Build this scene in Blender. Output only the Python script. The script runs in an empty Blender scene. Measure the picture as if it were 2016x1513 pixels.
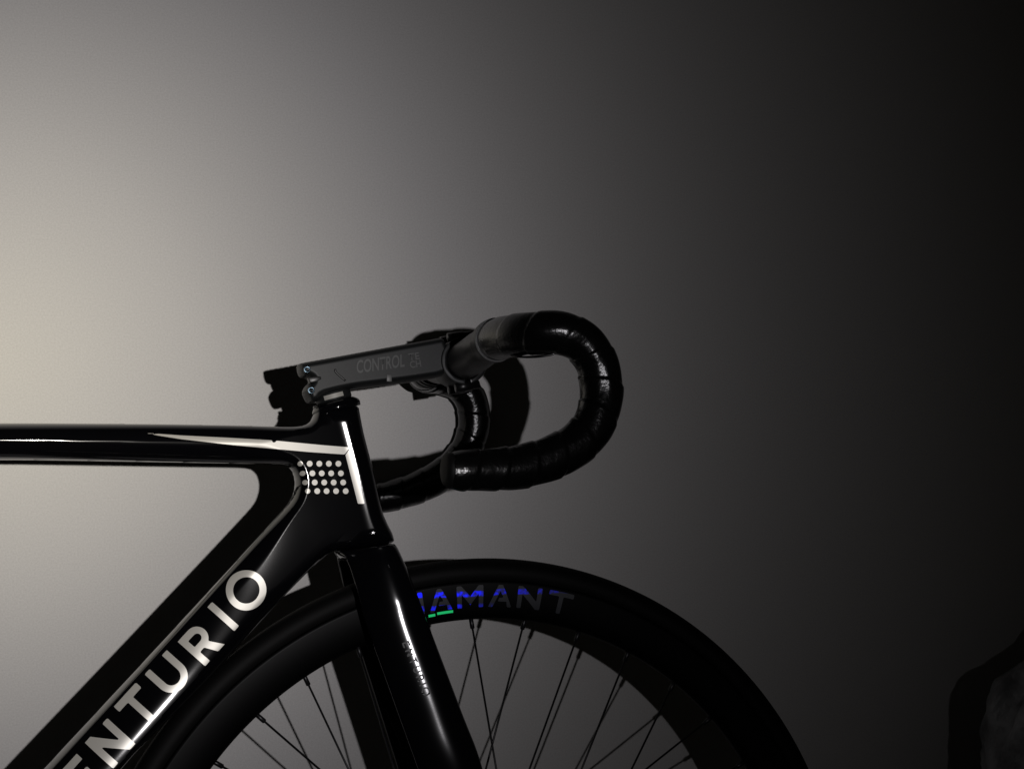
import bpy, bmesh, math, random
import numpy as np
from math import sin, cos, pi, radians, sqrt, atan2, hypot
from mathutils import Vector, Matrix, noise

# ------------------------------------------------------------------ camera, world, lamp, exposure
scene = bpy.context.scene
FPX, CX, CY = 2900.0, 1008.0, 756.5            # focal length and centre in photograph pixels
YAW, LEAN, HEAD = radians(16), radians(5), radians(3)
DIST, GAP = 1.29, 0.21                          # to the bicycle plane along the view axis; bicycle plane to wall
H = DIST * cos(YAW) + GAP
HUB_U, HUB_W, R_TYRE = -0.037, -0.486, 0.336
CAM_Z = (R_TYRE - HUB_W) * cos(LEAN) + 0.001
CAM = Vector((0.0, -H, CAM_Z))

cd = bpy.data.cameras.new("camera"); cam = bpy.data.objects.new("camera", cd)
scene.collection.objects.link(cam)
cam.location = CAM; cam.rotation_euler = (radians(90), 0, -YAW)
cd.sensor_width = 36.0; cd.lens = 36.0 * FPX / 2016.0
cd.clip_start = 0.02; cd.clip_end = 100.0
scene.camera = cam

world = bpy.data.worlds.new("World"); scene.world = world; world.use_nodes = True
wb = world.node_tree.nodes["Background"]
wb.inputs[0].default_value = (1.0, 0.92, 0.74, 1); wb.inputs[1].default_value = 0.0026

# one hand torch behind the camera and to its right, its beam aimed past the left edge of the frame
LAMP = CAM + Vector((0.21, -0.45, 0.05))
AIM = Vector((-0.107, 0.0, CAM_Z + 0.017))
ld = bpy.data.lights.new("torch", 'POINT'); lamp = bpy.data.objects.new("torch", ld)
scene.collection.objects.link(lamp); lamp.location = LAMP
ld.energy = 106.0; ld.shadow_soft_size = 0.007
ld.use_nodes = True
lt = ld.node_tree; ln = lt.nodes; em = ln["Emission"]
geo = ln.new("ShaderNodeNewGeometry")
dot = ln.new("ShaderNodeVectorMath"); dot.operation = 'DOT_PRODUCT'
ax = (AIM - LAMP).normalized(); dot.inputs[1].default_value = tuple(ax)
lt.links.new(geo.outputs["Incoming"], dot.inputs[0])
acs = ln.new("ShaderNodeMath"); acs.operation = 'ARCCOSINE'; acs.use_clamp = False
lt.links.new(dot.outputs["Value"], acs.inputs[0])
deg = ln.new("ShaderNodeMath"); deg.operation = 'DIVIDE'; deg.inputs[1].default_value = radians(40)
lt.links.new(acs.outputs[0], deg.inputs[0])
ramp = ln.new("ShaderNodeValToRGB"); ramp.color_ramp.interpolation = 'B_SPLINE'
lt.links.new(deg.outputs[0], ramp.inputs[0])
els = ramp.color_ramp.elements
PROFILE = [2.08, 1.82, 1.44, .99, .64, .385, .225, .135, .082, .050, .028, .0135, .0042, .0009]      # every 3 degrees off axis
BEAM = []
for q in range(27):
    i = min(int(q * 1.5 / 3), 12); t = q * 1.5 / 3 - i
    BEAM.append((q * 1.5 / 40, math.exp((1 - t) * math.log(PROFILE[i]) + t * math.log(PROFILE[i + 1])) / 2.0))
while len(els) < len(BEAM): els.new(0.5)
for e, (p, s) in zip(els, BEAM):
    k = min(1, p / 0.34)
    tint = [(1 - k) * a + k * b for a, b in zip((1.0, .94, .82), (1.0, .97, 1.01))]
    e.position = p; e.color = (s * tint[0], s * tint[1], s * tint[2], 1)
lt.links.new(ramp.outputs[0], em.inputs[0]); em.inputs[1].default_value = 1.0

vs = scene.view_settings
vs.view_transform = 'Standard'; vs.look = 'None'; vs.exposure = 0.0; vs.gamma = 1.0; vs.use_curve_mapping = False

# ------------------------------------------------------------------ materials
def mat(name, base, rough=.5, metal=0.0, coat=0.0, spec=.5, bump=None, var=None):
    m = bpy.data.materials.new(name); m.use_nodes = True
    nt = m.node_tree; b = nt.nodes["Principled BSDF"]
    b.inputs["Base Color"].default_value = (*base, 1); b.inputs["Roughness"].default_value = rough
    b.inputs["Metallic"].default_value = metal; b.inputs["Specular IOR Level"].default_value = spec
    b.inputs["Coat Weight"].default_value = coat; b.inputs["Coat Roughness"].default_value = .05
    tc = nt.nodes.new("ShaderNodeTexCoord")
    if var:                                     # (scale, amount) : value mottling
        n = nt.nodes.new("ShaderNodeTexNoise"); n.inputs["Scale"].default_value = var[0]; n.inputs["Detail"].default_value = 5
        nt.links.new(tc.outputs["Object"], n.inputs["Vector"])
        mp = nt.nodes.new("ShaderNodeMapRange"); mp.inputs[1].default_value = .3; mp.inputs[2].default_value = .7
        mp.inputs[3].default_value = 1 - var[1]; mp.inputs[4].default_value = 1 + var[1]
        nt.links.new(n.outputs[0], mp.inputs[0])
        mx = nt.nodes.new("ShaderNodeVectorMath"); mx.operation = 'SCALE'; mx.inputs[0].default_value = base
        nt.links.new(mp.outputs[0], mx.inputs["Scale"]); nt.links.new(mx.outputs[0], b.inputs["Base Color"])
    if bump:                                    # (scale, strength, distance)
        n = nt.nodes.new("ShaderNodeTexNoise"); n.inputs["Scale"].default_value = bump[0]; n.inputs["Detail"].default_value = 4
        nt.links.new(tc.outputs["Object"], n.inputs["Vector"])
        bp = nt.nodes.new("ShaderNodeBump"); bp.inputs["Strength"].default_value = bump[1]; bp.inputs["Distance"].default_value = bump[2]
        nt.links.new(n.outputs[0], bp.inputs["Height"]); nt.links.new(bp.outputs[0], b.inputs["Normal"])
    return m

M = {}
M['wall'] = mat('wall_paint', (.74, .725, .70), .75, spec=.25, bump=(420, .25, .0006), var=(620, .07))
M['floor'] = mat('floor_screed', (.10, .095, .09), .7, bump=(60, .3, .002), var=(9, .15))
M['gloss'] = mat('gloss_black_paint', (.0022, .0022, .0030), .105, coat=.3, bump=(900, .02, .0002))
M['satin'] = mat('satin_black', (.0045, .0045, .005), .36, bump=(700, .05, .0003))
M['stem'] = mat('grey_anodised', (.0135, .0145, .0150), .46, metal=.2, spec=.35, bump=(1500, .08, .0002), var=(500, .12))
M['stem_print'] = mat('stem_print', (.046, .048, .048), .5)
M['bare'] = mat('bare_bar', (.0105, .0105, .011), .42, bump=(500, .1, .0003))
M['tape'] = mat('bar_tape', (.0022, .0022, .0022), .22, bump=(420, .34, .0008), var=(90, .3))
M['finish'] = mat('finishing_tape', (.014, .015, .0145), .45, bump=(400, .2, .0006))
M['silver'] = mat('silver_foil', (.64, .62, .565), .34, metal=.2, bump=(2500, .05, .0001))
M['silver_small'] = mat('worn_silver_print', (.022, .022, .021), .38)
M['bolt'] = mat('bolt_steel', (.13, .19, .24), .24, metal=1.0)
M['label'] = mat('spacer_label', (.36, .35, .32), .5)
M['plug'] = mat('plug_plastic', (.0032, .0032, .0032), .6, spec=.15)
M['plate'] = mat('seam_plate', (.11, .11, .11), .45)
M['tyre'] = mat('tyre_rubber', (.0026, .0025, .0025), .6, spec=.12, bump=(350, .15, .0006))
M['rim'] = mat('carbon_rim', (.0016, .0016, .0018), .42, spec=.09, bump=(300, .04, .0004))
M['spoke'] = mat('black_spoke', (.012, .012, .013), .35, metal=.3)
M['bag'] = mat('dark_plastic', (.27, .275, .285), .36, bump=(45, 1.0, .008), var=(30, .55))

def foil_material():
    """dim grey holographic rim decal, its blue glint (green at the inner edge) painted as fixed bands"""
    m = bpy.data.materials.new('holographic_decal'); m.use_nodes = True
    nt = m.node_tree; N = nt.nodes; L = nt.links
    b = N["Principled BSDF"]; b.inputs["Base Color"].default_value = (.019, .021, .027, 1); b.inputs["Roughness"].default_value = .5
    tc = N.new("ShaderNodeTexCoord"); sep = N.new("ShaderNodeSeparateXYZ"); L.new(tc.outputs["Object"], sep.inputs[0])
    nz = N.new("ShaderNodeTexNoise"); nz.inputs["Scale"].default_value = 55; L.new(tc.outputs["Object"], nz.inputs["Vector"])
    wob = N.new("ShaderNodeMath"); wob.operation = 'MULTIPLY_ADD'; wob.inputs[1].default_value = .004
    L.new(nz.outputs[0], wob.inputs[0]); L.new(sep.outputs["Z"], wob.inputs[2])
    def band(c, w, s):
        d = N.new("ShaderNodeMath"); d.operation = 'SUBTRACT'; d.inputs[1].default_value = c; L.new(wob.outputs[0], d.inputs[0])
        a = N.new("ShaderNodeMath"); a.operation = 'ABSOLUTE'; L.new(d.outputs[0], a.inputs[0])
        r = N.new("ShaderNodeMapRange"); r.interpolation_type = 'SMOOTHSTEP'
        r.inputs[1].default_value = w; r.inputs[2].default_value = w * .55; r.inputs[3].default_value = 0; r.inputs[4].default_value = s
        L.new(a.outputs[0], r.inputs[0]); return r
    b1 = band(FOIL[0], .0029, 1.0); b2 = band(FOIL[1], .0022, .55)
    xm = N.new("ShaderNodeMapRange"); xm.inputs[1].default_value = -.052; xm.inputs[2].default_value = .07
    xm.inputs[3].default_value = 1.0; xm.inputs[4].default_value = .16; L.new(sep.outputs["X"], xm.inputs[0])
    xm2 = N.new("ShaderNodeMapRange"); xm2.inputs[1].default_value = -.03; xm2.inputs[2].default_value = .02
    xm2.inputs[3].default_value = 1.0; xm2.inputs[4].default_value = 0; L.new(sep.outputs["X"], xm2.inputs[0])
    m1 = N.new("ShaderNodeMath"); m1.operation = 'MULTIPLY'; L.new(b1.outputs[0], m1.inputs[0]); L.new(xm.outputs[0], m1.inputs[1])
    m2 = N.new("ShaderNodeMath"); m2.operation = 'MULTIPLY'; L.new(b2.outputs[0], m2.inputs[0]); L.new(xm2.outputs[0], m2.inputs[1])
    a0 = N.new("ShaderNodeMath"); a0.operation = 'MAXIMUM'; L.new(m1.outputs[0], a0.inputs[0]); L.new(m2.outputs[0], a0.inputs[1])
    gr = N.new("ShaderNodeTexNoise"); gr.inputs["Scale"].default_value = 240; L.new(tc.outputs["Object"], gr.inputs["Vector"])
    gm = N.new("ShaderNodeMapRange"); gm.inputs[1].default_value = .40; gm.inputs[2].default_value = .60; gm.inputs[3].default_value = .12; L.new(gr.outputs[0], gm.inputs[0])
    ad = N.new("ShaderNodeMath"); ad.operation = 'MULTIPLY'; L.new(a0.outputs[0], ad.inputs[0]); L.new(gm.outputs[0], ad.inputs[1])
    g = N.new("ShaderNodeBsdfAnisotropic") if hasattr(bpy.types, 'ShaderNodeBsdfAnisotropic') else N.new("ShaderNodeBsdfGlossy")
    g.inputs["Color"].default_value = (.006, .010, .66, 1); g.inputs["Roughness"].default_value = .40
    nv = N.new("ShaderNodeCombineXYZ")
    for i, c in enumerate(FOIL_N): nv.inputs[i].default_value = c
    L.new(nv.outputs[0], g.inputs["Normal"])
    mx = N.new("ShaderNodeMixShader"); L.new(ad.outputs[0], mx.inputs[0]); L.new(b.outputs[0], mx.inputs[1]); L.new(g.outputs[0], mx.inputs[2])
    L.new(mx.outputs[0], N["Material Output"].inputs[0])
    m2_ = bpy.data.materials.new('holographic_line'); m2_.use_nodes = True
    N2 = m2_.node_tree.nodes; g2 = N2.new("ShaderNodeBsdfGlossy")
    g2.inputs["Color"].default_value = (.02, .55, .17, 1); g2.inputs["Roughness"].default_value = .52
    nv2 = N2.new("ShaderNodeCombineXYZ")
    for i, c in enumerate(FOIL_N): nv2.inputs[i].default_value = c
    m2_.node_tree.links.new(nv2.outputs[0], g2.inputs["Normal"]); m2_.node_tree.links.new(g2.outputs[0], N2["Material Output"].inputs[0])
    return m, m2_

# ------------------------------------------------------------------ helpers
C = scene.collection.objects
def link(name, me, material=None, parent=None):
    o = bpy.data.objects.new(name, me); C.link(o)
    if material is not None and me is not None: me.materials.append(material)
    if parent is not None: o.parent = parent
    return o
def mesh(name, verts, faces, smooth=True):
    me = bpy.data.meshes.new(name); me.from_pydata([tuple(v) for v in verts], [], faces); me.update()
    if smooth: me.polygons.foreach_set("use_smooth", [True] * len(me.polygons))
    return me
def tag(o, label, cat, kind=None):
    o["label"] = label; o["category"] = cat
    return o
def smooth01(a, b, x):
    t = np.clip((np.asarray(x, float) - a) / (b - a), 0, 1); return t * t * (3 - 2 * t)

# the bicycle leans on the wall: local axes = forward along the wall, toward the wall, up along the lean
base_w = HUB_W - R_TYRE
ROOT = Matrix.Translation((DIST * sin(YAW) + HUB_U, DIST * cos(YAW) - H + base_w * sin(LEAN), CAM_Z + base_w * cos(LEAN))) @ Matrix.Rotation(-LEAN, 4, 'X')
PIV = Vector((-0.145 - HUB_U, 0, 0))
FRAME_LOCAL = Matrix.Translation(PIV) @ Matrix.Rotation(HEAD, 4, 'Z') @ Matrix.Translation(-PIV)
VIEW = Matrix.Rotation(-YAW, 3, 'Z') @ Matrix.Rotation(radians(90), 3, 'X')
def plane_point(px, py, v=0.0, local=None):
    """photograph measurement -> (u, w) on the bicycle's side plane v metres in front of its mid-plane"""
    mw = ROOT if local is None else ROOT @ local
    inv = mw.inverted(); o = inv @ CAM
    d = inv.to_3x3() @ (VIEW @ Vector(((px - CX) / FPX, -(py - CY) / FPX, -1)))
    t = (-v - o.y) / d.y
    return o.x + t * d.x, o.z + t * d.z
def FP(pts, v=0.0): return [plane_point(x, y, v, FRAME_LOCAL) for x, y in pts]
def BP(pts, v=0.0): return [plane_point(x, y, v) for x, y in pts]

def sdf(polys, X, Y):
    """signed distance (inside positive, even-odd) to closed polygons"""
    X = np.asarray(X, float); Y = np.asarray(Y, float); best = np.full(X.shape, 1e9); par = np.zeros(X.shape, bool)
    for P in polys:
        P = np.asarray(P)
        for (x0, y0), (x1, y1) in zip(P, np.roll(P, -1, 0)):
            dx, dy = x1 - x0, y1 - y0; q = dx * dx + dy * dy
            if q < 1e-18: continue
            t = np.clip(((X - x0) * dx + (Y - y0) * dy) / q, 0, 1)
            best = np.minimum(best, (X - x0 - t * dx) ** 2 + (Y - y0 - t * dy) ** 2)
            if dy != 0:
                par ^= ((y0 > Y) != (y1 > Y)) & (X < dx * (Y - y0) / dy + x0)
    d = np.sqrt(best); return np.where(par, d, -d)

def sheet(polys, res):
    """mesh of a flat region cut cleanly at its outline: points (n,2), faces, boundary flags"""
    A = np.vstack([np.asarray(p) for p in polys]); lo = A.min(0) - 2.2 * res; hi = A.max(0) + 2.2 * res
    nx, ny = int((hi[0] - lo[0]) / res) + 1, int((hi[1] - lo[1]) / res) + 1
    gx = lo[0] + np.arange(nx) * res; gy = lo[1] + np.arange(ny) * res
    X, Y = np.meshgrid(gx, gy, indexing='ij'); S = sdf(polys, X, Y)
    S = np.where(np.abs(S) < .04 * res, .04 * res, S)
    ins = S > 0; pts = []; bd = []; idx = {}; faces = []
    def node(i, j):
        k = (i, j)
        if k not in idx: idx[k] = len(pts); pts.append((gx[i], gy[j])); bd.append(False)
        return idx[k]
    def cut(i, j, a, b):
        k = (i, j, a, b) if (i, j) < (a, b) else (a, b, i, j)
        if k not in idx:
            s0, s1 = S[i, j], S[a, b]; t = s0 / (s0 - s1)
            idx[k] = len(pts); pts.append((gx[i] + t * (gx[a] - gx[i]), gy[j] + t * (gy[b] - gy[j]))); bd.append(True)
        return idx[k]
    cnt = ins[:-1, :-1].astype(int) + ins[1:, :-1] + ins[1:, 1:] + ins[:-1, 1:]
    for i, j in np.argwhere(cnt > 0):
        cs = [(i, j), (i + 1, j), (i + 1, j + 1), (i, j + 1)]
        if cnt[i, j] == 4: faces.append([node(*c) for c in cs]); continue
        f = []
        for q in range(4):
            a, b = cs[q], cs[(q + 1) % 4]
            if ins[a]: f.append(node(*a))
            if ins[a] != ins[b]: f.append(cut(*a, *b))
        if len(f) >= 3: faces.append(f)
    return np.array(pts), faces, np.array(bd)

def catmull(P, n):
    P = [np.asarray(p, float) for p in P]; P = [2 * P[0] - P[1]] + P + [2 * P[-1] - P[-2]]; out = []
    for i in range(1, len(P) - 2):
        for k in range(n):
            t = k / n; a, b, c, d = P[i - 1:i + 3]
            out.append(.5 * (2 * b + (c - a) * t + (2 * a - 5 * b + 4 * c - d) * t * t + (3 * b - a - 3 * c + d) * t ** 3))
    out.append(P[-2]); return np.array(out)
def even(P, n):
    s = np.r_[0, np.cumsum(np.linalg.norm(np.diff(P, axis=0), axis=1))]; q = np.linspace(0, s[-1], n)
    return np.c_[[np.interp(q, s, P[:, i]) for i in range(P.shape[1])]].T, q
def sweep(P, radius, ring=24, cap=True, up=(0, 0, 1)):
    """tube along points P; radius(i, angle) may be a function, a number or (a, b) per point"""
    P = np.asarray(P, float); n = len(P); T = np.gradient(P, axis=0); T /= np.linalg.norm(T, axis=1)[:, None]
    N = np.cross(T[0], up); N = N / np.linalg.norm(N) if np.linalg.norm(N) > 1e-6 else np.array([1., 0, 0])
    V, F = [], []
    for i in range(n):
        N = N - T[i] * (N @ T[i]); N /= np.linalg.norm(N); B = np.cross(T[i], N)
        for k in range(ring):
            a = 2 * pi * k / ring; r = radius(i, a) if callable(radius) else radius
            ra, rb = r if isinstance(r, (tuple, list)) else (r, r)
            V.append(P[i] + N * cos(a) * ra + B * sin(a) * rb)
    for i in range(n - 1):
        for k in range(ring):
            k2 = (k + 1) % ring; F.append((i * ring + k, i * ring + k2, (i + 1) * ring + k2, (i + 1) * ring + k))
    if cap: F.append(list(range(ring))[::-1]); F.append([(n - 1) * ring + k for k in range(ring)])
    return V, F
def lathe(profile, n=96, axis='Y', center=(0, 0, 0), closed=False):
    """profile (radius, along-axis); axis Y = across the bicycle, else a direction vector"""
    c = Vector(center); d = Vector((0, 1, 0)) if axis == 'Y' else Vector(axis).normalized()
    e1 = d.orthogonal().normalized() if axis != 'Y' else Vector((1, 0, 0)); e2 = d.cross(e1)
    V, F = [], []; m = len(profile)
    for k in range(n):
        a = 2 * pi * k / n; dr = e1 * cos(a) + e2 * sin(a)
        for r, h in profile: V.append(c + dr * r + d * h)
    for k in range(n):
        k2 = (k + 1) % n
        for i in range(m if closed else m - 1):
            j = (i + 1) % m; F.append((k * m + i, k * m + j, k2 * m + j, k2 * m + i))
    return V, F
def join(*vf):
    V, F = [], []
    for v, f in vf:
        o = len(V); V += list(v); F += [[i + o for i in q] for q in f]
    return V, F
def fix_normals(me):
    bm = bmesh.new(); bm.from_mesh(me); bmesh.ops.recalc_face_normals(bm, faces=bm.faces); bm.to_mesh(me); bm.free(); return me
def bevel_extrude(poly, v0, v1, bev, seg=3, name='part'):
    """polygon in (u, w) extruded from v0 to v1 (toward camera positive) with rounded edges"""
    bm = bmesh.new(); a = [bm.verts.new((x, -v0, z)) for x, z in poly]; f = bm.faces.new(a)
    r = bmesh.ops.extrude_face_region(bm, geom=[f])
    for g in r['geom']:
        if isinstance(g, bmesh.types.BMVert): g.co.y = -v1
    bmesh.ops.recalc_face_normals(bm, faces=bm.faces)
    edges = [e for e in bm.edges if abs(e.verts[0].co.y - e.verts[1].co.y) < 1e-9]
    bmesh.ops.bevel(bm, geom=edges, offset=bev, segments=seg, profile=.5, affect='EDGES', clamp_overlap=True)
    me = bpy.data.meshes.new(name); bm.to_mesh(me); bm.free()
    me.polygons.foreach_set("use_smooth", [True] * len(me.polygons)); me.set_sharp_from_angle(angle=radians(32))
    return me

# ------------------------------------------------------------------ setting
wall = link('wall', mesh('wall', [(-3, 0, -.02), (4, 0, -.02), (4, 0, 2.8), (-3, 0, 2.8), (-3, .12, -.02), (4, .12, -.02), (4, .12, 2.8), (-3, .12, 2.8)],
            [(0, 1, 2, 3), (7, 6, 5, 4), (3, 2, 6, 7), (0, 4, 5, 1), (0, 3, 7, 4), (1, 5, 6, 2)], False), M['wall']); wall["kind"] = "structure"
floor = link('floor', mesh('floor', [(-3, -2.4, 0), (4, -2.4, 0), (4, 0.0, 0), (-3, 0.0, 0), (-3, -2.4, -.1), (4, -2.4, -.1), (4, 0.0, -.1), (-3, 0.0, -.1)],
             [(0, 1, 2, 3), (7, 6, 5, 4), (0, 4, 5, 1), (2, 6, 7, 3), (0, 3, 7, 4), (1, 5, 6, 2)], False), M['floor']); floor["kind"] = "structure"

# ------------------------------------------------------------------ bicycle
bike = bpy.data.objects.new('bicycle', None); C.link(bike); bike.matrix_world = ROOT; bike.empty_display_size = .1
tag(bike, "gloss black track bicycle with silver frame lettering leaning against the pale wall", "bicycle")

# ---- frame: a moulded aero shell whose outline comes from the side view
W0 = base_w                                                     # local w of the ground
tt_up = FP([(0, 832), (300, 834), (470, 837), (560, 840), (588, 839)])
fillet = FP([(603, 835), (613, 826), (618, 814), (618, 803), (615, 797)])
head_f = FP([(704, 794), (709, 822), (715, 853), (726, 895), (734, 927), (744, 975), (753, 1012), (763, 1033), (772, 1050), (776, 1068)])
crown = FP([(740, 1075), (700, 1080), (674, 1083)])
dt_lo = FP([(648, 1090), (524, 1218), (433, 1320), (328, 1426), (240, 1513)], .016)
tt_lo = FP([(0, 904), (300, 909), (480, 912), (545, 913)])
inner = FP([(565, 916), (576, 927), (581, 943), (581, 960), (575, 980), (561, 1000)])
dt_up = FP([(300, 1284), (87, 1513)])
A0 = np.array(inner[-1]); A1 = np.array(dt_up[-1]); E1 = (A1 - A0) / np.linalg.norm(A1 - A0)   # down the tube
NRM = np.array([-E1[1], E1[0]]); NRM *= np.sign((np.array(dt_lo[2]) - A0) @ NRM)
DT_W = abs((np.array(dt_lo[2]) - A0) @ NRM)
BBw = .285; sBB = (BBw - (A0[1] + NRM[1] * DT_W / 2)) / E1[1]
BB = A0 + NRM * DT_W / 2 + E1 * sBB
ST = BB + np.array([-.150, .5]); tl = tt_up[0][1]; ST[1] = tl - .012
sd = (ST - BB) / np.linalg.norm(ST - BB); sn = np.array([sd[1], -sd[0]])        # sn points forward
out_poly = tt_up + fillet + head_f + crown + dt_lo + [tuple(BB + np.array([.03, -.030])), tuple(BB + np.array([.012, -.042])), tuple(BB + np.array([-.012, -.042])),
            tuple(BB + np.array([-.034, -.028])), tuple(BB - sn * .030 + sd * .03), tuple(ST - sn * .022 + sd * .02), tuple(ST - sn * .018 + sd * .045),
            tuple(ST + sn * .020 + sd * .045), (ST[0] + .035, tl + .004), (ST[0] + .075, tl)]
# hole of the main triangle
hole = tt_lo + inner + dt_up
q = A0 + E1 * (sBB - .075); hole = hole + [tuple(q), tuple(q + np.array([-.016, .004])), tuple(BB + sn * .030 + sd * .085), tuple(ST + sn * .022 - sd * .055), (ST[0] + .045, tt_lo[0][1] - .003), (ST[0] + .08, tt_lo[0][1])]
def chaikin(P, it=1):
    P = np.asarray(P)
    for _ in range(it):
        Q = np.roll(P, -1, 0); P = np.stack([.8 * P + .2 * Q, .2 * P + .8 * Q], 1).reshape(-1, 2)
    return P
out_poly = chaikin(out_poly, 2); hole = chaikin(hole, 2)
FRAME_POLYS = [out_poly, hole]
HA = np.array(FP([(662, 800)])[0]); HB = np.array(FP([(735, 1070)])[0]); HN = (HB - HA) / np.linalg.norm(HB - HA); HN = np.array([-HN[1], HN[0]]); HN = HN if HN[0] > 0 else -HN
U_T0 = FP([(430, 868)])[0][0]
U_J0 = FP([(500, 868)])[0][0]; U_J1 = FP([(585, 868)])[0][0]
HEAD_A = np.linspace(-.08, .04, 1201)      # the junction swells toward the head tube
_sl = np.interp(HEAD_A, [-.062, -.050, -.007, -.001, .002, .005], [0, .008, .008, .165, .05, 0]); _sl = np.convolve(np.pad(_sl, 12, 'edge'), np.hanning(25) / np.hanning(25).sum(), 'valid')
HEAD_T = np.cumsum(_sl) * (HEAD_A[1] - HEAD_A[0])
def frame_height(U, W):
    """half thickness of the shell at (u, w)"""
    U = np.asarray(U, float); W = np.asarray(W, float)
    d = np.maximum(sdf(FRAME_POLYS, U, W), 0)
    a = (U - HA[0]) * HN[0] + (W - HA[1]) * HN[1]                # distance forward of the steering axis
    T = .0165 + .043 * np.maximum(0, .5 * ((U_T0 - U) + np.sqrt((U_T0 - U) ** 2 + .0009)))
    T = T + np.interp(a, HEAD_A, HEAD_T)
    kz = smooth01(U_J0, U_J1, U) * (1 - smooth01(-.022, -.008, a)); r = .0162 - .0078 * kz
    v = T * np.sqrt(np.maximum(1 - np.clip(1 - d / r, 0, 1) ** 2, 0))
    # down tube: thickest two thirds of the way to its leading (lower) edge
    s = (U - A0[0]) * E1[0] + (W - A0[1]) * E1[1]; t = ((U - A0[0]) * NRM[0] + (W - A0[1]) * NRM[1]) / DT_W
    wd = smooth01(-.02, .17, s) * smooth01(-.12, .0, t) * (1 - smooth01(sBB - .10, sBB - .02, s))
    tr = .76; tt = np.clip(t, 0, 1)
    xx = np.where(tt < tr, (tr - tt) / tr, (tt - tr) / (1 - tr))
    edge = np.sqrt(np.maximum(1 - np.clip(1 - d / .0030, 0, 1) ** 2, 0))
    vd = (.0155 + .06 * np.maximum(s, 0)) * np.where(tt < tr, (1 - .52 * xx ** 2) * edge, np.sqrt(np.maximum(1 - xx ** 2.2, 0)))
    vd = np.where(tt < tr, vd, np.minimum(vd, (.0155 + .06 * np.maximum(s, 0)) * np.sqrt(np.maximum(1 - np.clip(1 - d / (.28 * DT_W), 0, 1) ** 2.2, 0))))
    return v * (1 - wd) + vd * wd
def frame_normals(P):
    e = 2.5e-4; hu = (frame_height(P[:, 0] + e, P[:, 1]) - frame_height(P[:, 0] - e, P[:, 1])) / (2 * e)
    hw = (frame_height(P[:, 0], P[:, 1] + e) - frame_height(P[:, 0], P[:, 1] - e)) / (2 * e)
    n = np.c_[-hu, -np.ones(len(P)), -hw]                       # toward camera is -Y
    return n / np.linalg.norm(n, axis=1)[:, None]
def custom_normals(me, N): me.normals_split_custom_set_from_vertices([tuple(x) for x in N])

P2, F2, bd = sheet(FRAME_POLYS, .0011)
hgt = frame_height(P2[:, 0], P2[:, 1]); hgt[bd] = 0
nrm = frame_normals(P2)
e = 6e-4; gx = sdf(FRAME_POLYS, P2[:, 0] + e, P2[:, 1]) - sdf(FRAME_POLYS, P2[:, 0] - e, P2[:, 1]); gy = sdf(FRAME_POLYS, P2[:, 0], P2[:, 1] + e) - sdf(FRAME_POLYS, P2[:, 0], P2[:, 1] - e)
nb = np.c_[-gx, np.zeros(len(P2)), -gy]; nb /= np.maximum(np.linalg.norm(nb, axis=1), 1e-9)[:, None]
nrm[bd] = nb[bd]
n0 = len(P2); back = {}; V = [(p[0], -h, p[1]) for p, h in zip(P2, hgt)]; NN = list(nrm)
for i in range(n0):
    if bd[i]: back[i] = i
    else:
        back[i] = len(V); V.append((P2[i, 0], hgt[i], P2[i, 1])); NN.append((nrm[i][0], -nrm[i][1], nrm[i][2]))
F = [f for f in F2] + [[back[i] for i in f][::-1] for f in F2]
fm = mesh('frame', V, F); custom_normals(fm, NN)
frame = link('frame', fm, M['gloss'], bike); frame.matrix_local = FRAME_LOCAL
frame["label"] = "gloss black aero frame with deep tubes"

def shell(name, polys, res, hfun):
    P, Fs, b = sheet(polys, res); d = np.maximum(sdf(polys, P[:, 0], P[:, 1]), 0); h = hfun(d); h[b] = 0
    e = res * .35; g = lambda du, dw: hfun(np.maximum(sdf(polys, P[:, 0] + du, P[:, 1] + dw), 0))
    n = np.c_[-(g(e, 0) - g(-e, 0)) / (2 * e), -np.ones(len(P)), -(g(0, e) - g(0, -e)) / (2 * e)]
    gx = sdf(polys, P[:, 0] + e, P[:, 1]) - sdf(polys, P[:, 0] - e, P[:, 1]); gy = sdf(polys, P[:, 0], P[:, 1] + e) - sdf(polys, P[:, 0], P[:, 1] - e)
    n[b] = np.c_[-gx, np.zeros(len(P)), -gy][b]; n /= np.maximum(np.linalg.norm(n, axis=1), 1e-12)[:, None]
    V = [(p[0], -q, p[1]) for p, q in zip(P, h)]; NN = list(n); bk = {}
    for i in range(len(P)):
        if b[i]: bk[i] = i
        else: bk[i] = len(V); V.append((P[i, 0], h[i], P[i, 1])); NN.append((n[i][0], -n[i][1], n[i][2]))
    me = mesh(name, V, list(Fs) + [[bk[i] for i in f][::-1] for f in Fs]); custom_normals(me, NN); return me

def decal(name, polys, res, material, parent=frame, lift=.00035):
    P, Fd, b = sheet(polys, res); h = frame_height(P[:, 0], P[:, 1]) + lift
    me = mesh(name, [(p[0], -q, p[1]) for p, q in zip(P, h)], Fd); custom_normals(me, frame_normals(P))
    return link(name, me, material, parent)

# silver flash along the top tube, turning down the head tube
vs_ = .018
stripe_h = FP([(285, 851.5), (357, 856.5), (450, 861), (536, 866), (537, 870), (541, 871), (545, 867), (639, 876), (689, 880), (679, 894), (607, 889), (464, 876), (357, 864), (312, 857)], vs_)
decal('silver_stripe', [stripe_h], .0011, M['silver'])
stripe_v = FP([(690.5, 881), (718, 991), (705, 991), (692, 940), (680.5, 895)], vs_)
decal('silver_stripe', [stripe_v], .0008, M['silver'])
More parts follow.
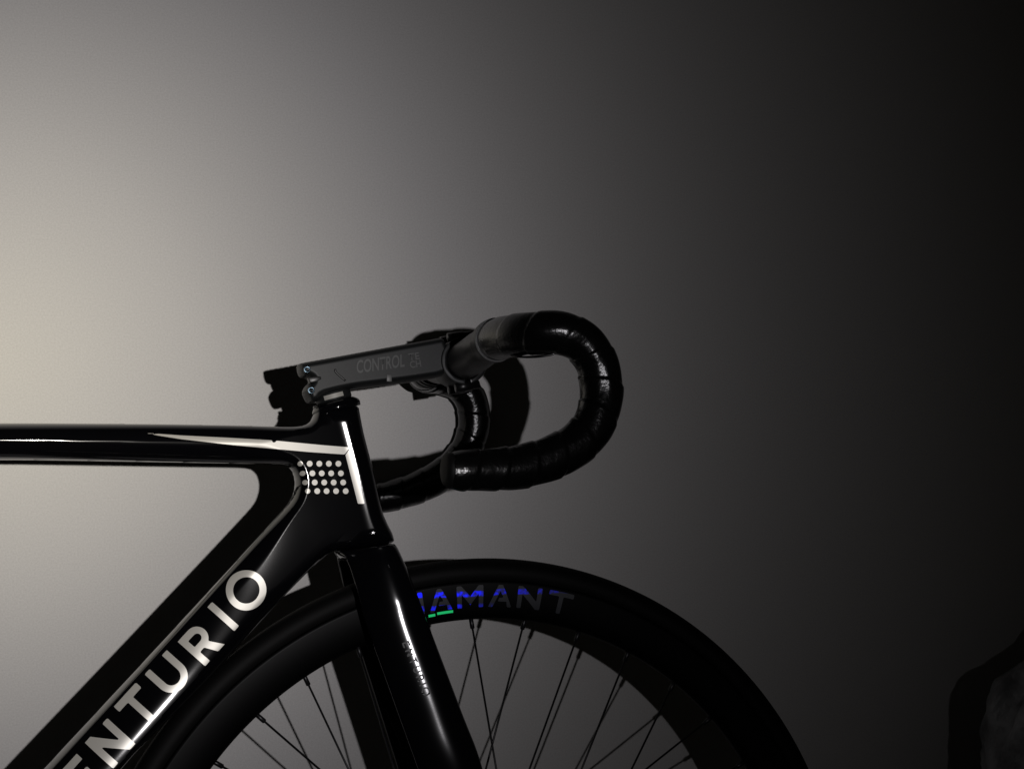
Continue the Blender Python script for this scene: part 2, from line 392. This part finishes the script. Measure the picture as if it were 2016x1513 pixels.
# grid of silver dots
dot_rows = [(912, [592.7, 611, 630, 648.8, 667.6]), (931, [598, 616.4, 634.8, 653.4, 672.5]), (949, [602.7, 621, 639.7, 658.3, 677]), (966, [607.3, 625.9, 644.3, 663, 682])]
for y, xs in dot_rows:
    for k, x in enumerate(xs):
        c = FP([(x, y)], .020)[0]; r = .00240 if k else .0021
        P = np.array([c] + [(c[0] + f * r * cos(2 * pi * q / 20), c[1] + f * r * sin(2 * pi * q / 20)) for f in (.5, 1) for q in range(20)])
        Fd = [(0, 1 + q, 1 + (q + 1) % 20) for q in range(20)] + [(1 + q, 21 + q, 21 + (q + 1) % 20, 1 + (q + 1) % 20) for q in range(20)]
        h = frame_height(P[:, 0], P[:, 1]) + .00035
        me = mesh('silver_dot', [(p[0], -z, p[1]) for p, z in zip(P, h)], Fd); fix = frame_normals(P); custom_normals(me, fix)
        link('silver_dot', me, M['silver'], frame)

# lettering on the down tube
def arc(cx, cy, rx, ry, a0, a1, n=18): return [(cx + rx * cos(radians(a0 + (a1 - a0) * i / n)), cy + ry * sin(radians(a0 + (a1 - a0) * i / n))) for i in range(n + 1)]
S_ = .195
def glyph(ch):
    s = S_
    if ch == 'O': return 1.14, [arc(.57, .5, .57, .565, 0, 354, 59), arc(.57, .5, .57 - s, .565 - s, 0, 354, 59)]
    if ch == 'I': return s, [[(0, 0), (s, 0), (s, 1), (0, 1)]]
    if ch == 'T': w = .86; c = w / 2; return w, [[(0, 1), (w, 1), (w, 1 - s), (c + s / 2, 1 - s), (c + s / 2, 0), (c - s / 2, 0), (c - s / 2, 1 - s), (0, 1 - s)]]
    if ch == 'N': w = .86; return w, [[(0, 0), (0, 1), (s * 1.08, 1), (w - s, .37), (w - s, 1), (w, 1), (w, 0), (w - s * 1.08, 0), (s, .63), (s, 0)]]
    if ch == 'E': w = .72; return w, [[(0, 0), (0, 1), (w, 1), (w, 1 - s), (s, 1 - s), (s, .5 + s / 2), (w * .92, .5 + s / 2), (w * .92, .5 - s / 2), (s, .5 - s / 2), (s, s), (w, s), (w, 0)]]
    if ch == 'U':
        w = .88; r = w / 2
        return w, [[(0, 1)] + arc(r, r, r, r, 180, 360) + [(w, 1), (w - s, 1)] + arc(r, r, r - s, r - s, 360, 180) + [(s, 1)]]
    if ch == 'R':
        b = .315
        return .80, [[(0, 0), (0, 1), (.42, 1)] + arc(.42, 1 - b, b, b, 90, -62) + [(.80, 0), (.54, 0), (.36, 1 - 2 * b), (s, 1 - 2 * b), (s, 0)],
                     [(s, 1 - s), (.42, 1 - s)] + arc(.42, 1 - b, b - s * .93, b - s, 90, -90) + [(s, 1 - 2 * b + s)]]
up = -NRM; ad = -E1                                             # letter up, reading direction (up the tube)
CAP = .0283
for ch, cpx in zip('ENTURIO', [(160, 1528), (217, 1462), (274, 1392), (335, 1328), (398, 1266), (442, 1214), (488, 1162)]):
    w, polys = glyph(ch); c = np.array(FP([cpx], .025)[0])
    pl = [[tuple(c + ad * (x - w / 2) * CAP + up * (y - .5) * CAP) for x, y in p] for p in polys]
    decal('letter', pl, .0011, M['silver'])

# ---- head set, stem
axis_t = np.array(BP([(662, 802)])[0]); axis_b = np.array(BP([(735, 1074)])[0])
hd = axis_t - axis_b; hd /= np.linalg.norm(hd)                   # up along the steerer
HD3 = (hd[0], 0, hd[1]); AT = (axis_t[0], 0, axis_t[1])
k = 2260.0
cap_v, cap_f = lathe([(.005, -.003), (.0206, -.003), (.0208, .0005), (.0196, .0030), (.0160, .0056), (.0140, .0058), (.005, .0058)], 64, HD3, AT)
link('headset_cap', fix_normals(mesh('headset_cap', cap_v, cap_f)), M['gloss'], bike)
sp_v, sp_f = lathe([(.006, .0060), (.0148, .0060), (.0152, .0066), (.0152, .0130), (.0148, .0136), (.006, .0136)], 64, HD3, AT)
spacer = link('headset_spacer', fix_normals(mesh('spacer', sp_v, sp_f)), M['stem'], bike)
# pale print on the spacer's near side
e2 = np.array([hd[1], -hd[0]])
lab = []
for i in range(13):
    a = radians(-32 + 64 * i / 12) - radians(8)
    for hh in (.0078, .0115):
        lab.append((axis_t[0] + e2[0] * 0.01545 * sin(a) + hd[0] * hh, -0.01545 * cos(a), axis_t[1] + e2[1] * 0.01545 * sin(a) + hd[1] * hh))
link('print', mesh('print', lab, [(2 * i, 2 * i + 2, 2 * i + 3, 2 * i + 1) for i in range(12)]), M['label'], spacer)

SV = .0205
stem_px = [(588, 715), (600, 712), (640, 705), (760, 683), (850, 667), (872, 663), (884, 690), (884, 726), (872, 741), (800, 752), (758, 757), (700, 764), (660, 772), (634, 779), (626, 790), (612, 793), (606, 787), (601, 776), (599, 768), (603, 759), (611, 752), (612, 746), (606, 742), (595, 740), (590, 730)]
stem = link('stem', shell('stem', [chaikin(BP(stem_px, .010), 1)], .0008, lambda d: .0185 * (1 - np.clip(1 - d / .0062, 0, 1) ** 2.6) ** (1 / 2.6)), M['stem'], bike)
stem["label"] = "dark grey stem with two pinch bolts"
face_px = [(634, 716), (850, 679), (862, 700), (868, 730), (790, 744), (690, 757), (640, 768), (634, 745)]
# raised side panel edge (a shallow rib forming a chevron near the clamp)
rib = [plane_point(*p, .0188) for p in [(660, 726), (662, 733), (680, 749)]]
rv, rf = sweep(catmull([(a, -.0184, b) for a, b in rib], 8), .0009, 8)
link('rib', mesh('rib', rv, rf), M['satin'], stem)
shade_plate = [plane_point(*p, .0186) for p in [(607, 743), (624, 739.5), (632, 741), (633, 746), (626, 750), (611, 753)]]  # dark plate set on the stem in place of the slot's shaded recess
link('clamp_slot_shade', bevel_extrude(shade_plate, .010, .0187, .0005, 2, 'shade_plate'), M['satin'], stem)
for px, py in [(605, 727), (613, 768)]:
    u, w = plane_point(px, py, .020)
    bv, bf = lathe([(.0004, .0165), (.0018, .0165), (.0016, .0198), (.0025, .0202), (.0029, .0196), (.0029, .0170)], 28, (0, -1, 0), (u, 0, w))
    link('bolt', fix_normals(mesh('bolt', bv, bf)), M['bolt'], stem)
def flat_text(txt, size, shear=0.0, spacing=1.0, fat=0.0):
    cu = bpy.data.curves.new('txt', 'FONT'); cu.body = txt; cu.size = size; cu.shear = shear; cu.space_character = spacing; cu.offset = fat
    cu.align_x = 'CENTER'; cu.align_y = 'CENTER'
    o = bpy.data.objects.new('txt', cu); C.link(o); bpy.context.view_layer.update()
    me = bpy.data.meshes.new_from_object(o.evaluated_get(bpy.context.evaluated_depsgraph_get()))
    bpy.data.objects.remove(o); bpy.data.curves.remove(cu); return me
def fit_width(me, w):
    xs = [q.co.x for q in me.vertices]; k = w / (max(xs) - min(xs)); c = (max(xs) + min(xs)) / 2
    for q in me.vertices: q.co.x = (q.co.x - c) * k
def lay_text(name, txt, size, cpx, dpx, v, material, parent, shear=0.0, spacing=1.0, sx=1.0, width=None, fat=0.0):
    me = flat_text(txt, size, shear, spacing, fat)
    if width: fit_width(me, width)
    c = np.array(plane_point(*cpx, v)); d = np.array(plane_point(cpx[0] + dpx[0], cpx[1] + dpx[1], v)) - c
    d /= np.linalg.norm(d); n = np.array([-d[1], d[0]])
    for q in me.vertices:
        p = c + d * q.co.x * sx + n * q.co.y; q.co = (p[0], -v, p[1])
    me.name = name; return link(name, me, material, parent)
lay_text('print', 'CONTROL', .0150, (749, 717), (100, -14), .0188, M['stem_print'], stem, shear=.28, width=.041, fat=.00022)
lay_text('print', 'TE', .0082, (815, 702), (100, -14), .0188, M['stem_print'], stem, width=.0095, fat=.00012)
lay_text('print', 'CH', .0082, (818, 717), (100, -14), .0188, M['stem_print'], stem, width=.0095, fat=.00012)
# small light seam plates on the top and the underside of the stem
for p in [(766, 744)]:
    u, w = plane_point(*p, .0180)
    link('seam_plate', bevel_extrude([(u - .0022, w - .003), (u + .0022, w - .003), (u + .0022, w + .003), (u - .0022, w + .003)], .0165, .0189, .0004, 2, 'seam'), M['plate'], stem)

# ---- handlebar
bar_px = [(904, 714, .0), (922, 705, .030), (944, 690, .065), (962, 676, .100), (985, 666, .135), (1018, 659, .163), (1058, 655, .181), (1104, 655, .189), (1148, 676, .190), (1175, 716, .190),
          (1184, 772, .191), (1172, 828, .193), (1137, 872, .195), (1087, 900, .197), (1034, 916, .199), (982, 923, .201), (932, 925, .203), (884, 925, .205)]
near = [(plane_point(x, y, v)[0], -v, plane_point(x, y, v)[1]) for x, y, v in bar_px]
far = [(u, -y, w - .020 * max(0, i - 11) / 6) for i, (u, y, w) in enumerate(near)]
full = far[::-1] + near[1:]
path = catmull(full, 14)
cen, _s = even(path, 260)
half = _s[-1] / 2
def bar_r(i, a):
    d = abs(_s[i] - half); return .0159 - .0032 * float(smooth01(.070, .105, d))
hv, hf = sweep(cen[60:200], lambda i, a: bar_r(i + 60, a), 28)
handlebar = link('handlebar', mesh('handlebar', hv, hf), M['bare'], bike)
handlebar["label"] = "black drop handlebar wrapped in shiny black tape"
def side_path(pts, n):
    p, s = even(catmull(pts, 14), n); return p, s
random.seed(4)
def tape(pts, seed, name='bar_tape'):
    p, s = side_path(pts, 420); i0 = int(np.searchsorted(s, .112)); p = p[i0:]; s = s[i0:] - s[i0]
    pitch = .0235
    def r(i, a):
        ph = (s[i] / pitch + a / (2 * pi)) % 1.0
        lip = .0010 * (1 - ph) if ph > .05 else .0010 * ph / .05
        q = p[i]; nz = noise.noise(Vector((q[0] * 38 + seed, q[2] * 38, a * 1.2))) * .0007 + noise.noise(Vector((q[0] * 140, q[2] * 140 + seed, a * 4))) * .0002
        end = .0016 * math.exp(-((s[-1] - s[i]) / .006) ** 2) + .0016 * math.exp(-((s[-1] - s[i]) / .04) ** 2)
        return .0148 + .0010 * min(1, s[i] / .02) + lip + nz - end
    tv, tf = sweep(p, r, 48); o = link(name, mesh(name, tv, tf), M['tape'], handlebar)
    # end plug
    d = p[-1] - p[-3]; d = d / np.linalg.norm(d)
    pv, pf = lathe([(.0002, .0046), (.0075, .0044), (.0112, .0030), (.0126, .0004), (.0126, -.004), (.002, -.004)], 40, tuple(d), tuple(p[-1]))
    link('end_plug', fix_normals(mesh('end_plug', pv, pf)), M['plug'], handlebar)
    # finishing tape: two wound bands
    fp, fs = side_path(pts, 420); a = int(np.searchsorted(fs, .100)); b = int(np.searchsorted(fs, .126))
    def fr(i, ang):
        x = i / max(1, b - a - 1); st = .0011 if x < .30 else (.0021 if x < .66 else .0029)
        return .0146 + st + .0003 * noise.noise(Vector((i * .3 + seed, ang * 2, 0)))
    fv, ff = sweep(fp[a:b], fr, 40); fo = mesh('finishing_tape', fv, ff); fo.set_sharp_from_angle(angle=radians(40)); link('finishing_tape', fo, M['finish'], handlebar)
tape(near, 0.0); tape(far, 7.3)
# loose tail of tape hanging just under the near bend
tail = catmull([(*plane_point(x, y, v), v) for x, y, v in [(985, 690, .150), (1010, 703, .160), (1045, 705, .172), (1080, 700, .180), (1096, 692, .186)]], 8)
tl_v = []; n = len(tail)
for i, (u, w, v) in enumerate(tail):
    hw = .009 * math.sin(pi * (.12 + .86 * i / (n - 1))); th = .0008
    for dy, dz in ((-hw, th), (hw, th + .002), (hw, -th + .002), (-hw, -th)): tl_v.append((u, -v + dy, w + dz))
tl_f = [(4 * i + q, 4 * i + (q + 1) % 4, 4 * i + 4 + (q + 1) % 4, 4 * i + 4 + q) for i in range(n - 1) for q in range(4)] + [(3, 2, 1, 0), (4 * n - 4, 4 * n - 3, 4 * n - 2, 4 * n - 1)]
link('tape_tail', fix_normals(mesh('tape_tail', tl_v, tl_f)), M['satin'], handlebar)

# clamp: body collar and face plate round the bar
bc = near[0]
fd = np.array(plane_point(1004, 700)) - np.array(plane_point(904, 714)); fd /= np.linalg.norm(fd); fn = np.array([-fd[1], fd[0]])
def collar(a0, a1, r0, r1, hw, name, material, parent):
    n = 30; pts = []
    for i in range(n + 1):
        a = radians(a0 + (a1 - a0) * i / n); d = fd * cos(a) + fn * sin(a); pts.append((bc[0] + d[0] * r1, bc[2] + d[1] * r1))
    for i in range(n, -1, -1):
        a = radians(a0 + (a1 - a0) * i / n); d = fd * cos(a) + fn * sin(a); pts.append((bc[0] + d[0] * r0, bc[2] + d[1] * r0))
    return link(name, bevel_extrude(pts, -hw, hw, .0014, 2, name), material, parent)
collar(97, 263, .0162, .0205, .0205, 'clamp_collar', M['stem'], stem)
fpl = collar(-84, 84, .0162, .0205, .0200, 'face_plate', M['satin'], stem)
for sgn in (-1, 1):
    for sv in (-.013, .013):
        c = np.array([bc[0], bc[2]]) + fn * sgn * .0215 + fd * .004
        bv, bf = lathe([(.0003, .0075), (.0022, .0075), (.0036, .0070), (.0036, .0), (.0044, 0), (.0044, -.014), (.0003, -.014)], 20, (fd[0], 0, fd[1]), (c[0], -sv, c[1]))
        link('face_plate_bolt', fix_normals(mesh('fb', bv, bf)), M['satin'], stem)

# ---- fork
def mid(a, b): return ((a[0] + b[0]) / 2, (a[1] + b[1]) / 2)
fv_ = .040
front_e = [(776, 1070), (783, 1080), (799, 1115), (822, 1172), (843, 1228), (907, 1396), (950, 1513)]
rear_e = [(674, 1084), (679, 1094), (690, 1120), (706, 1172), (721, 1228), (781, 1396), (823, 1513)]
vv = [.017, .0215, .0285, .0345, .0378, .0470, .0535]
Ef = [plane_point(x, y, v) for (x, y), v in zip(front_e, vv)]; Er = [plane_point(x, y, v) for (x, y), v in zip(rear_e, vv)]
hubp = (0.0, -HUB_W + HUB_W + R_TYRE)                            # hub in local coordinates: u 0, w R_TYRE
dirb = np.array(mid(Ef[-1], Er[-1])) - np.array(mid(Ef[-2], Er[-2])); dirb /= np.linalg.norm(dirb)
BLADE = []
def blade(sgn):
    secs = []
    tb = [.020, .0165, .0130, .0110, .0100, .0095, .0092]
    for (f, r, v, t) in zip(Ef, Er, vv, tb): secs.append((np.array(f), np.array(r), v, t))
    f, r = np.array(Ef[-1]), np.array(Er[-1]); c0 = (f + r) / 2
    for q, wd, v, t in [(.35, .80, .0570, .0085), (.7, .56, .0560, .0075), (.93, .40, .0520, .006), (1.03, .36, .0505, .005)]:
        c = c0 + (np.array([0.0, R_TYRE]) - c0) * q; hw = (f - r) / 2 * wd; secs.append((c + hw, c - hw, v, t))
    V, ring = [], 40
    for f, r, v, t in secs:
        c = (f + r) / 2; h = (f - r) / 2
        for k in range(ring):
            a = 2 * pi * k / ring; ca, sa = cos(a), sin(a)
            x = c + h * ca; V.append((x[0], -(sgn * v + t * sa * (1 + .45 * ca)), x[1]))
    P = np.array(V).reshape(len(secs), ring, 3); fine = np.stack([catmull(P[:, k], 7) for k in range(ring)], 1); m = len(fine)
    V = [tuple(x) for x in fine.reshape(-1, 3)]
    F = [(i * ring + k, i * ring + (k + 1) % ring, (i + 1) * ring + (k + 1) % ring, (i + 1) * ring + k) for i in range(m - 1) for k in range(ring)]
    if sgn > 0: BLADE.append(fine)
    return V, F + [list(range(ring))[::-1], [(m - 1) * ring + k for k in range(ring)]]
cr = BP([(776, 1070), (786, 1090), (798, 1112), (780, 1122), (740, 1118), (700, 1112), (684, 1102), (674, 1084), (720, 1078)], .026)
cm = bevel_extrude(cr, -.030, .030, .008, 4, 'crown'); cV = [tuple(v.co) for v in cm.vertices]; cF = [list(p.vertices) for p in cm.polygons]
fkV, fkF = join(blade(1), blade(-1), (cV, cF))
fork = link('fork', fix_normals(mesh('fork', fkV, fkF)), M['gloss'], bike)
fork["label"] = "gloss black fork with wide flat blades"

# small silver lettering along the near blade
def on_blade(p):
    f = BLADE[0]; cc = f.mean(1)[:, [0, 2]]; a = (f[:, 0] - f[:, 20])[:, [0, 2]] / 2
    i = int(np.argmin(np.abs(np.einsum('ij,ij->i', p - cc, np.c_[-a[:, 1], a[:, 0]]))))
    c = float(np.clip((p - cc[i]) @ a[i] / (a[i] @ a[i]), -.98, .98)); near_ = -f[i, :, 1]
    ang = math.acos(c) / (2 * pi) * 40; j = int(ang); t = ang - j
    return near_[j % 40] * (1 - t) + near_[(j + 1) % 40] * t
l0 = np.array(plane_point(797, 1262, .048)); l1 = np.array(plane_point(842, 1372, .052)); ld_ = (l1 - l0) / np.linalg.norm(l1 - l0); lu_ = np.array([-ld_[1], ld_[0]])
x = 0.0; LC = .0062; TOT = 0
for ch in 'ENTURIO': TOT += glyph(ch)[0] + .36
kx = np.linalg.norm(l1 - l0) / (TOT * LC)
for ch in 'ENTURIO':
    w, polys = glyph(ch); pts, F_, _ = sheet(polys, .085)
    Vv = []
    for gx_, gy_ in pts:
        p = l0 + ld_ * (x + gx_) * LC * kx + lu_ * (gy_ - .5) * LC; Vv.append((p[0], -(on_blade(p) + .0008), p[1]))
    link('letter', mesh('letter', Vv, F_), M['silver_small'], fork); x += w + .36

# ---- wheels
HUBL = Vector((0, 0, R_TYRE))
RI, RO = .2857, .3165
def rim_half(r):
    """half width of the rim at radius r"""
    t = np.clip((np.asarray(r, float) - RI) / (RO - RI), 0, 1); return .0045 + .0077 * np.sqrt(np.clip(1 - (1 - t) ** 2, 0, 1))
def wheel_parts(parent, phase, step_n, hub=HUBL):
    rs = np.linspace(RI, RO, 16); prof = [(r, -float(rim_half(r))) for r in rs] + [(RO + .0012, -.0105), (RO - .004, -.0085), (RO - .004, .0085), (RO + .0012, .0105)] + [(r, float(rim_half(r))) for r in rs[::-1]]
    prof = [(RI - .0012, -.0025)] + prof + [(RI - .0012, .0025)]
    v, f = lathe(prof, 240, 'Y', hub, True); rm = fix_normals(mesh('rim', v, f)); link('rim', rm, M['rim'], parent)
    rt = .0118; prof = [(R_TYRE - rt + rt * cos(a), rt * 1.02 * sin(a)) for a in np.linspace(0, 2 * pi, 33)[:-1]]
    v, f = lathe(prof, 240, 'Y', hub, True); link('tyre', fix_normals(mesh('tyre', v, f)), M['tyre'], parent)
    hp = [(.0005, -.0495), (.006, -.0495), (.006, -.042), (.011, -.041), (.011, -.037), (.033, -.0345), (.033, -.031), (.016, -.028), (.0135, -.01), (.0135, .01), (.016, .028), (.033, .031), (.033, .0345), (.011, .037), (.011, .041), (.006, .042), (.006, .0495), (.0005, .0495)]
    v, f = lathe(hp, 48, 'Y', hub); hm = fix_normals(mesh('hub', v, f)); hm.set_sharp_from_angle(angle=radians(40)); link('hub', hm, M['satin'], parent)
    for k in range(36):
        th = radians(phase + (k - 2) * 10.0); sg = (1, -1, -1, 1)[k % 4]; side = -1 if k % 2 == 0 else 1
        fa = th + sg * radians(84)                              # angles run clockwise from the top
        a = np.array([hub.x + .0305 * sin(fa), side * .033, hub.z + .0305 * cos(fa)])
        b = np.array([hub.x + (RI + .003) * sin(th), side * .0012, hub.z + (RI + .003) * cos(th)])
        d = (b - a); Ls = np.linalg.norm(d); d /= Ls
        pts = np.array([a, a + d * (Ls - .0155), b]); v1, f1 = sweep(pts[[0, 2]], .00092, 8)
        v2, f2 = sweep(np.array([b - d * .0125, b - d * .0118, b]), lambda i, q: (.0012, .0020, .0020)[i], 8)
        V, F = join((v1, f1), (v2, f2)); link('spoke', mesh('spoke', V, F), M['spoke'], parent)
fw = bpy.data.objects.new('front_wheel', None); C.link(fw); fw.parent = bike; fw.empty_display_size = .05
wheel_parts(fw, 18.9, 36)

# rim decal
w1 = plane_point(925, 1168, .012)[1]; w2 = plane_point(905, 1194, .012)[1]
FOIL = (w1 + .002, w2 + .002)
pm = ROOT @ Vector((-.01, -.012, R_TYRE + .30)); FOIL_N = tuple(((CAM - pm).normalized() + (LAMP - pm).normalized()).normalized())  # normal fixed midway between camera and lamp, so the painted glint shows
M['foil'], M['foil_line'] = foil_material()
def polar(px, py):
    u, w = plane_point(px, py, .012); return atan2(u, w - R_TYRE), hypot(u, w - R_TYRE)
def rim_decal(name, me, material):
    for q in me.vertices:
        th, r = q.co.x, q.co.y; q.co = (r * sin(th), -(float(rim_half(r)) + .0004), R_TYRE + r * cos(th))
    me.update(); return link(name, me, material, fw)
def seg_poly(P, cuts=3):
    """polygon as a fine sheet so it follows the rim"""
    pts, F_, _ = sheet([P], .0016); return mesh('letter', [(a, b, 0) for a, b in pts], F_)
rD0, rD1 = .2950, .3138; hD = rD1 - rD0
def rim_letter(ch, cpx, wpx):
    th0, _ = polar(*cpx); wid = wpx / 2260.0; st = .0040
    x = lambda t: t * wid; G = {
        'I': [[(-st / 2, 0), (st / 2, 0), (st / 2, hD), (-st / 2, hD)]],
        'T': [[(-x(.5), hD), (x(.5), hD), (x(.5), hD - st), (st / 2, hD - st), (st / 2, 0), (-st / 2, 0), (-st / 2, hD - st), (-x(.5), hD - st)]],
        'A': [[(-x(.5), 0), (-st * .45, hD), (st * .45, hD), (x(.5), 0), (x(.5) - st, 0), (x(.27), hD * .25), (-x(.10), hD * .25), (-x(.04), hD * .42), (x(.14), hD * .42), (0, hD * .74), (-x(.5) + st, 0)]],
        'N': [[(-x(.5), 0), (-x(.5), hD), (-x(.5) + st, hD), (x(.5) - st, hD * .36), (x(.5) - st, hD), (x(.5), hD), (x(.5), 0), (x(.5) - st, 0), (-x(.5) + st, hD * .64), (-x(.5) + st, 0)]],
        'M': [[(-x(.5), 0), (-x(.5), hD), (-x(.5) + st, hD), (0, hD * .50), (x(.5) - st, hD), (x(.5), hD), (x(.5), 0), (x(.5) - st, 0), (x(.5) - st, hD * .62), (0, hD * .12), (-x(.5) + st, hD * .62), (-x(.5) + st, 0)]],
        'D': [[(-x(.5), 0), (-x(.5), hD), (x(.1), hD), (x(.5), hD * .65), (x(.5), hD * .35), (x(.1), 0)]]}[ch]
    pts, F_, _ = sheet(G, .0009)
    me = mesh('letter', [(th0 + a / .304, rD0 + b, 0) for a, b in pts], F_)
    return rim_decal('letter', me, M['foil'])
for ch, c, w in [('I', (829, 1186), 12), ('A', (867, 1182), 46), ('M', (926, 1178), 52), ('A', (985, 1176), 48), ('N', (1042, 1178), 48), ('T', (1103, 1184), 50)]:
    rim_letter(ch, c, w)
for p0, p1 in [((845, 1213), (858, 1209.5)), ((862, 1208.5), (893, 1202))]:
    t0, r0 = polar(*p0); t1, r1 = polar(*p1)
    V_ = [(t0 + (t1 - t0) * i / 6, (r0 + r1) / 2 + dr, 0) for i in range(7) for dr in (-.0011, .0011)]
    rim_decal('foil_dash', mesh('dash', V_, [(2 * i, 2 * i + 2, 2 * i + 3, 2 * i + 1) for i in range(6)]), M['foil_line'])

# ---- rear of the bicycle, past the left edge of the frame
rw = bpy.data.objects.new('rear_wheel', None); C.link(rw); rw.parent = bike; rw.matrix_local = FRAME_LOCAL; rw.empty_display_size = .05
RH = Vector((BB[0] - .392, 0, R_TYRE)); wheel_parts(rw, 4.0, 36, RH)
stays = []
for s in (-1, 1):
    stays.append(sweep(catmull([(BB[0] - .02, s * .022, BB[1]), (BB[0] - .15, s * .036, BB[1] + .01), (RH.x, s * .056, RH.z)], 6), lambda i, a: .009, 14))
    stays.append(sweep(catmull([(ST[0] + .012, s * .012, ST[1] - .10), (ST[0] - .05, s * .026, ST[1] - .19), (RH.x, s * .056, RH.z)], 6), lambda i, a: .0075, 14))
st_o = link('rear_stays', mesh('stays', *join(*stays)), M['gloss'], bike); st_o.matrix_local = FRAME_LOCAL
pv, pf = sweep([(ST[0], 0, ST[1] + .0), tuple((lambda q: (q[0], 0, q[1]))(ST + sd * .20))], lambda i, a: (.0125, .017), 20)
sp_o = link('seat_post', mesh('post', pv, pf), M['satin'], bike); sp_o.matrix_local = FRAME_LOCAL
sa = ST + sd * .205; secs = []
for x, hw, z, t in [(.14, .012, .012, .010), (.11, .020, .014, .014), (.04, .024, .010, .016), (-.03, .045, .008, .018), (-.09, .066, .014, .019), (-.125, .060, .020, .014), (-.135, .02, .020, .008)]:
    secs.append([(sa[0] + x, hw * cos(a), sa[1] + z + t * sin(a)) for a in np.linspace(0, 2 * pi, 25)[:-1]])
fine = np.stack([catmull([s_[k] for s_ in secs], 5) for k in range(24)], 1); mm = len(fine)
sdl = link('saddle', fix_normals(mesh('saddle', fine.reshape(-1, 3), [(i * 24 + q, i * 24 + (q + 1) % 24, (i + 1) * 24 + (q + 1) % 24, (i + 1) * 24 + q) for i in range(mm - 1) for q in range(24)] + [list(range(24)), [(mm - 1) * 24 + q for q in range(24)]])), M['satin'], bike); sdl.matrix_local = FRAME_LOCAL
cv = [lathe([(.072, -.0465), (.098, -.0465), (.098, -.0435), (.072, -.0435)], 60, 'Y', (BB[0], 0, BB[1]), True), sweep([(BB[0], -.075, BB[1]), (BB[0], .075, BB[1])], .012, 20)]
for s, a in ((-1, radians(205)), (1, radians(25))):
    cv.append(sweep([(BB[0], s * .062, BB[1]), (BB[0] + .165 * cos(a), s * .070, BB[1] + .165 * sin(a))], lambda i, q: (.012, .008), 16))
for a in range(5):
    q = 2 * pi * a / 5; cv.append(sweep([(BB[0], -.045, BB[1]), (BB[0] + .078 * cos(q), -.045, BB[1] + .078 * sin(q))], .006, 10))
cko = link('crankset', fix_normals(mesh('crankset', *join(*cv))), M['satin'], bike); cko.matrix_local = FRAME_LOCAL

# ------------------------------------------------------------------ dark bag standing at the right
def bag(cx, cy, rx, ry, hgt):
    V, F = [], []; nu, nv = 110, 120
    for j in range(nv + 1):
        t = j / nv
        prof = (1 - math.exp(-t * 14)) * .30 + .70 if t < .78 else 0
        if t >= .78: x = (t - .78) / .22; prof = sqrt(max(0, 1 - x ** 2.2)) * .98 + .02
        for i in range(nu):
            a = 2 * pi * i / nu; d = Vector((cos(a) * 1.6, sin(a) * 1.6, t * 3.4))
            fold = abs(noise.noise(d * 1.7)) * .10 + abs(noise.noise(d * 4.1 + Vector((3, 1, 7)))) * .05 + abs(noise.noise(d * 9)) * .025
            k = prof * (.97 - fold)
            V.append((cx + rx * k * cos(a), cy + ry * k * sin(a), hgt * (t ** .95) * (1 - .06 * noise.noise(d * 2.3)) + .001))
    for j in range(nv):
        for i in range(nu): F.append((j * nu + i, j * nu + (i + 1) % nu, (j + 1) * nu + (i + 1) % nu, (j + 1) * nu + i))
    F.append(list(range(nu))[::-1]); F.append([nv * nu + i for i in range(nu)])
    return fix_normals(mesh('bag', V, F))
bg = link('plastic_bag', bag(1.045, -.20, .20, .15, .58), M['bag'])
tag(bg, "dark crumpled plastic bundle at the lower right edge, in front of its own shadow", "bag")
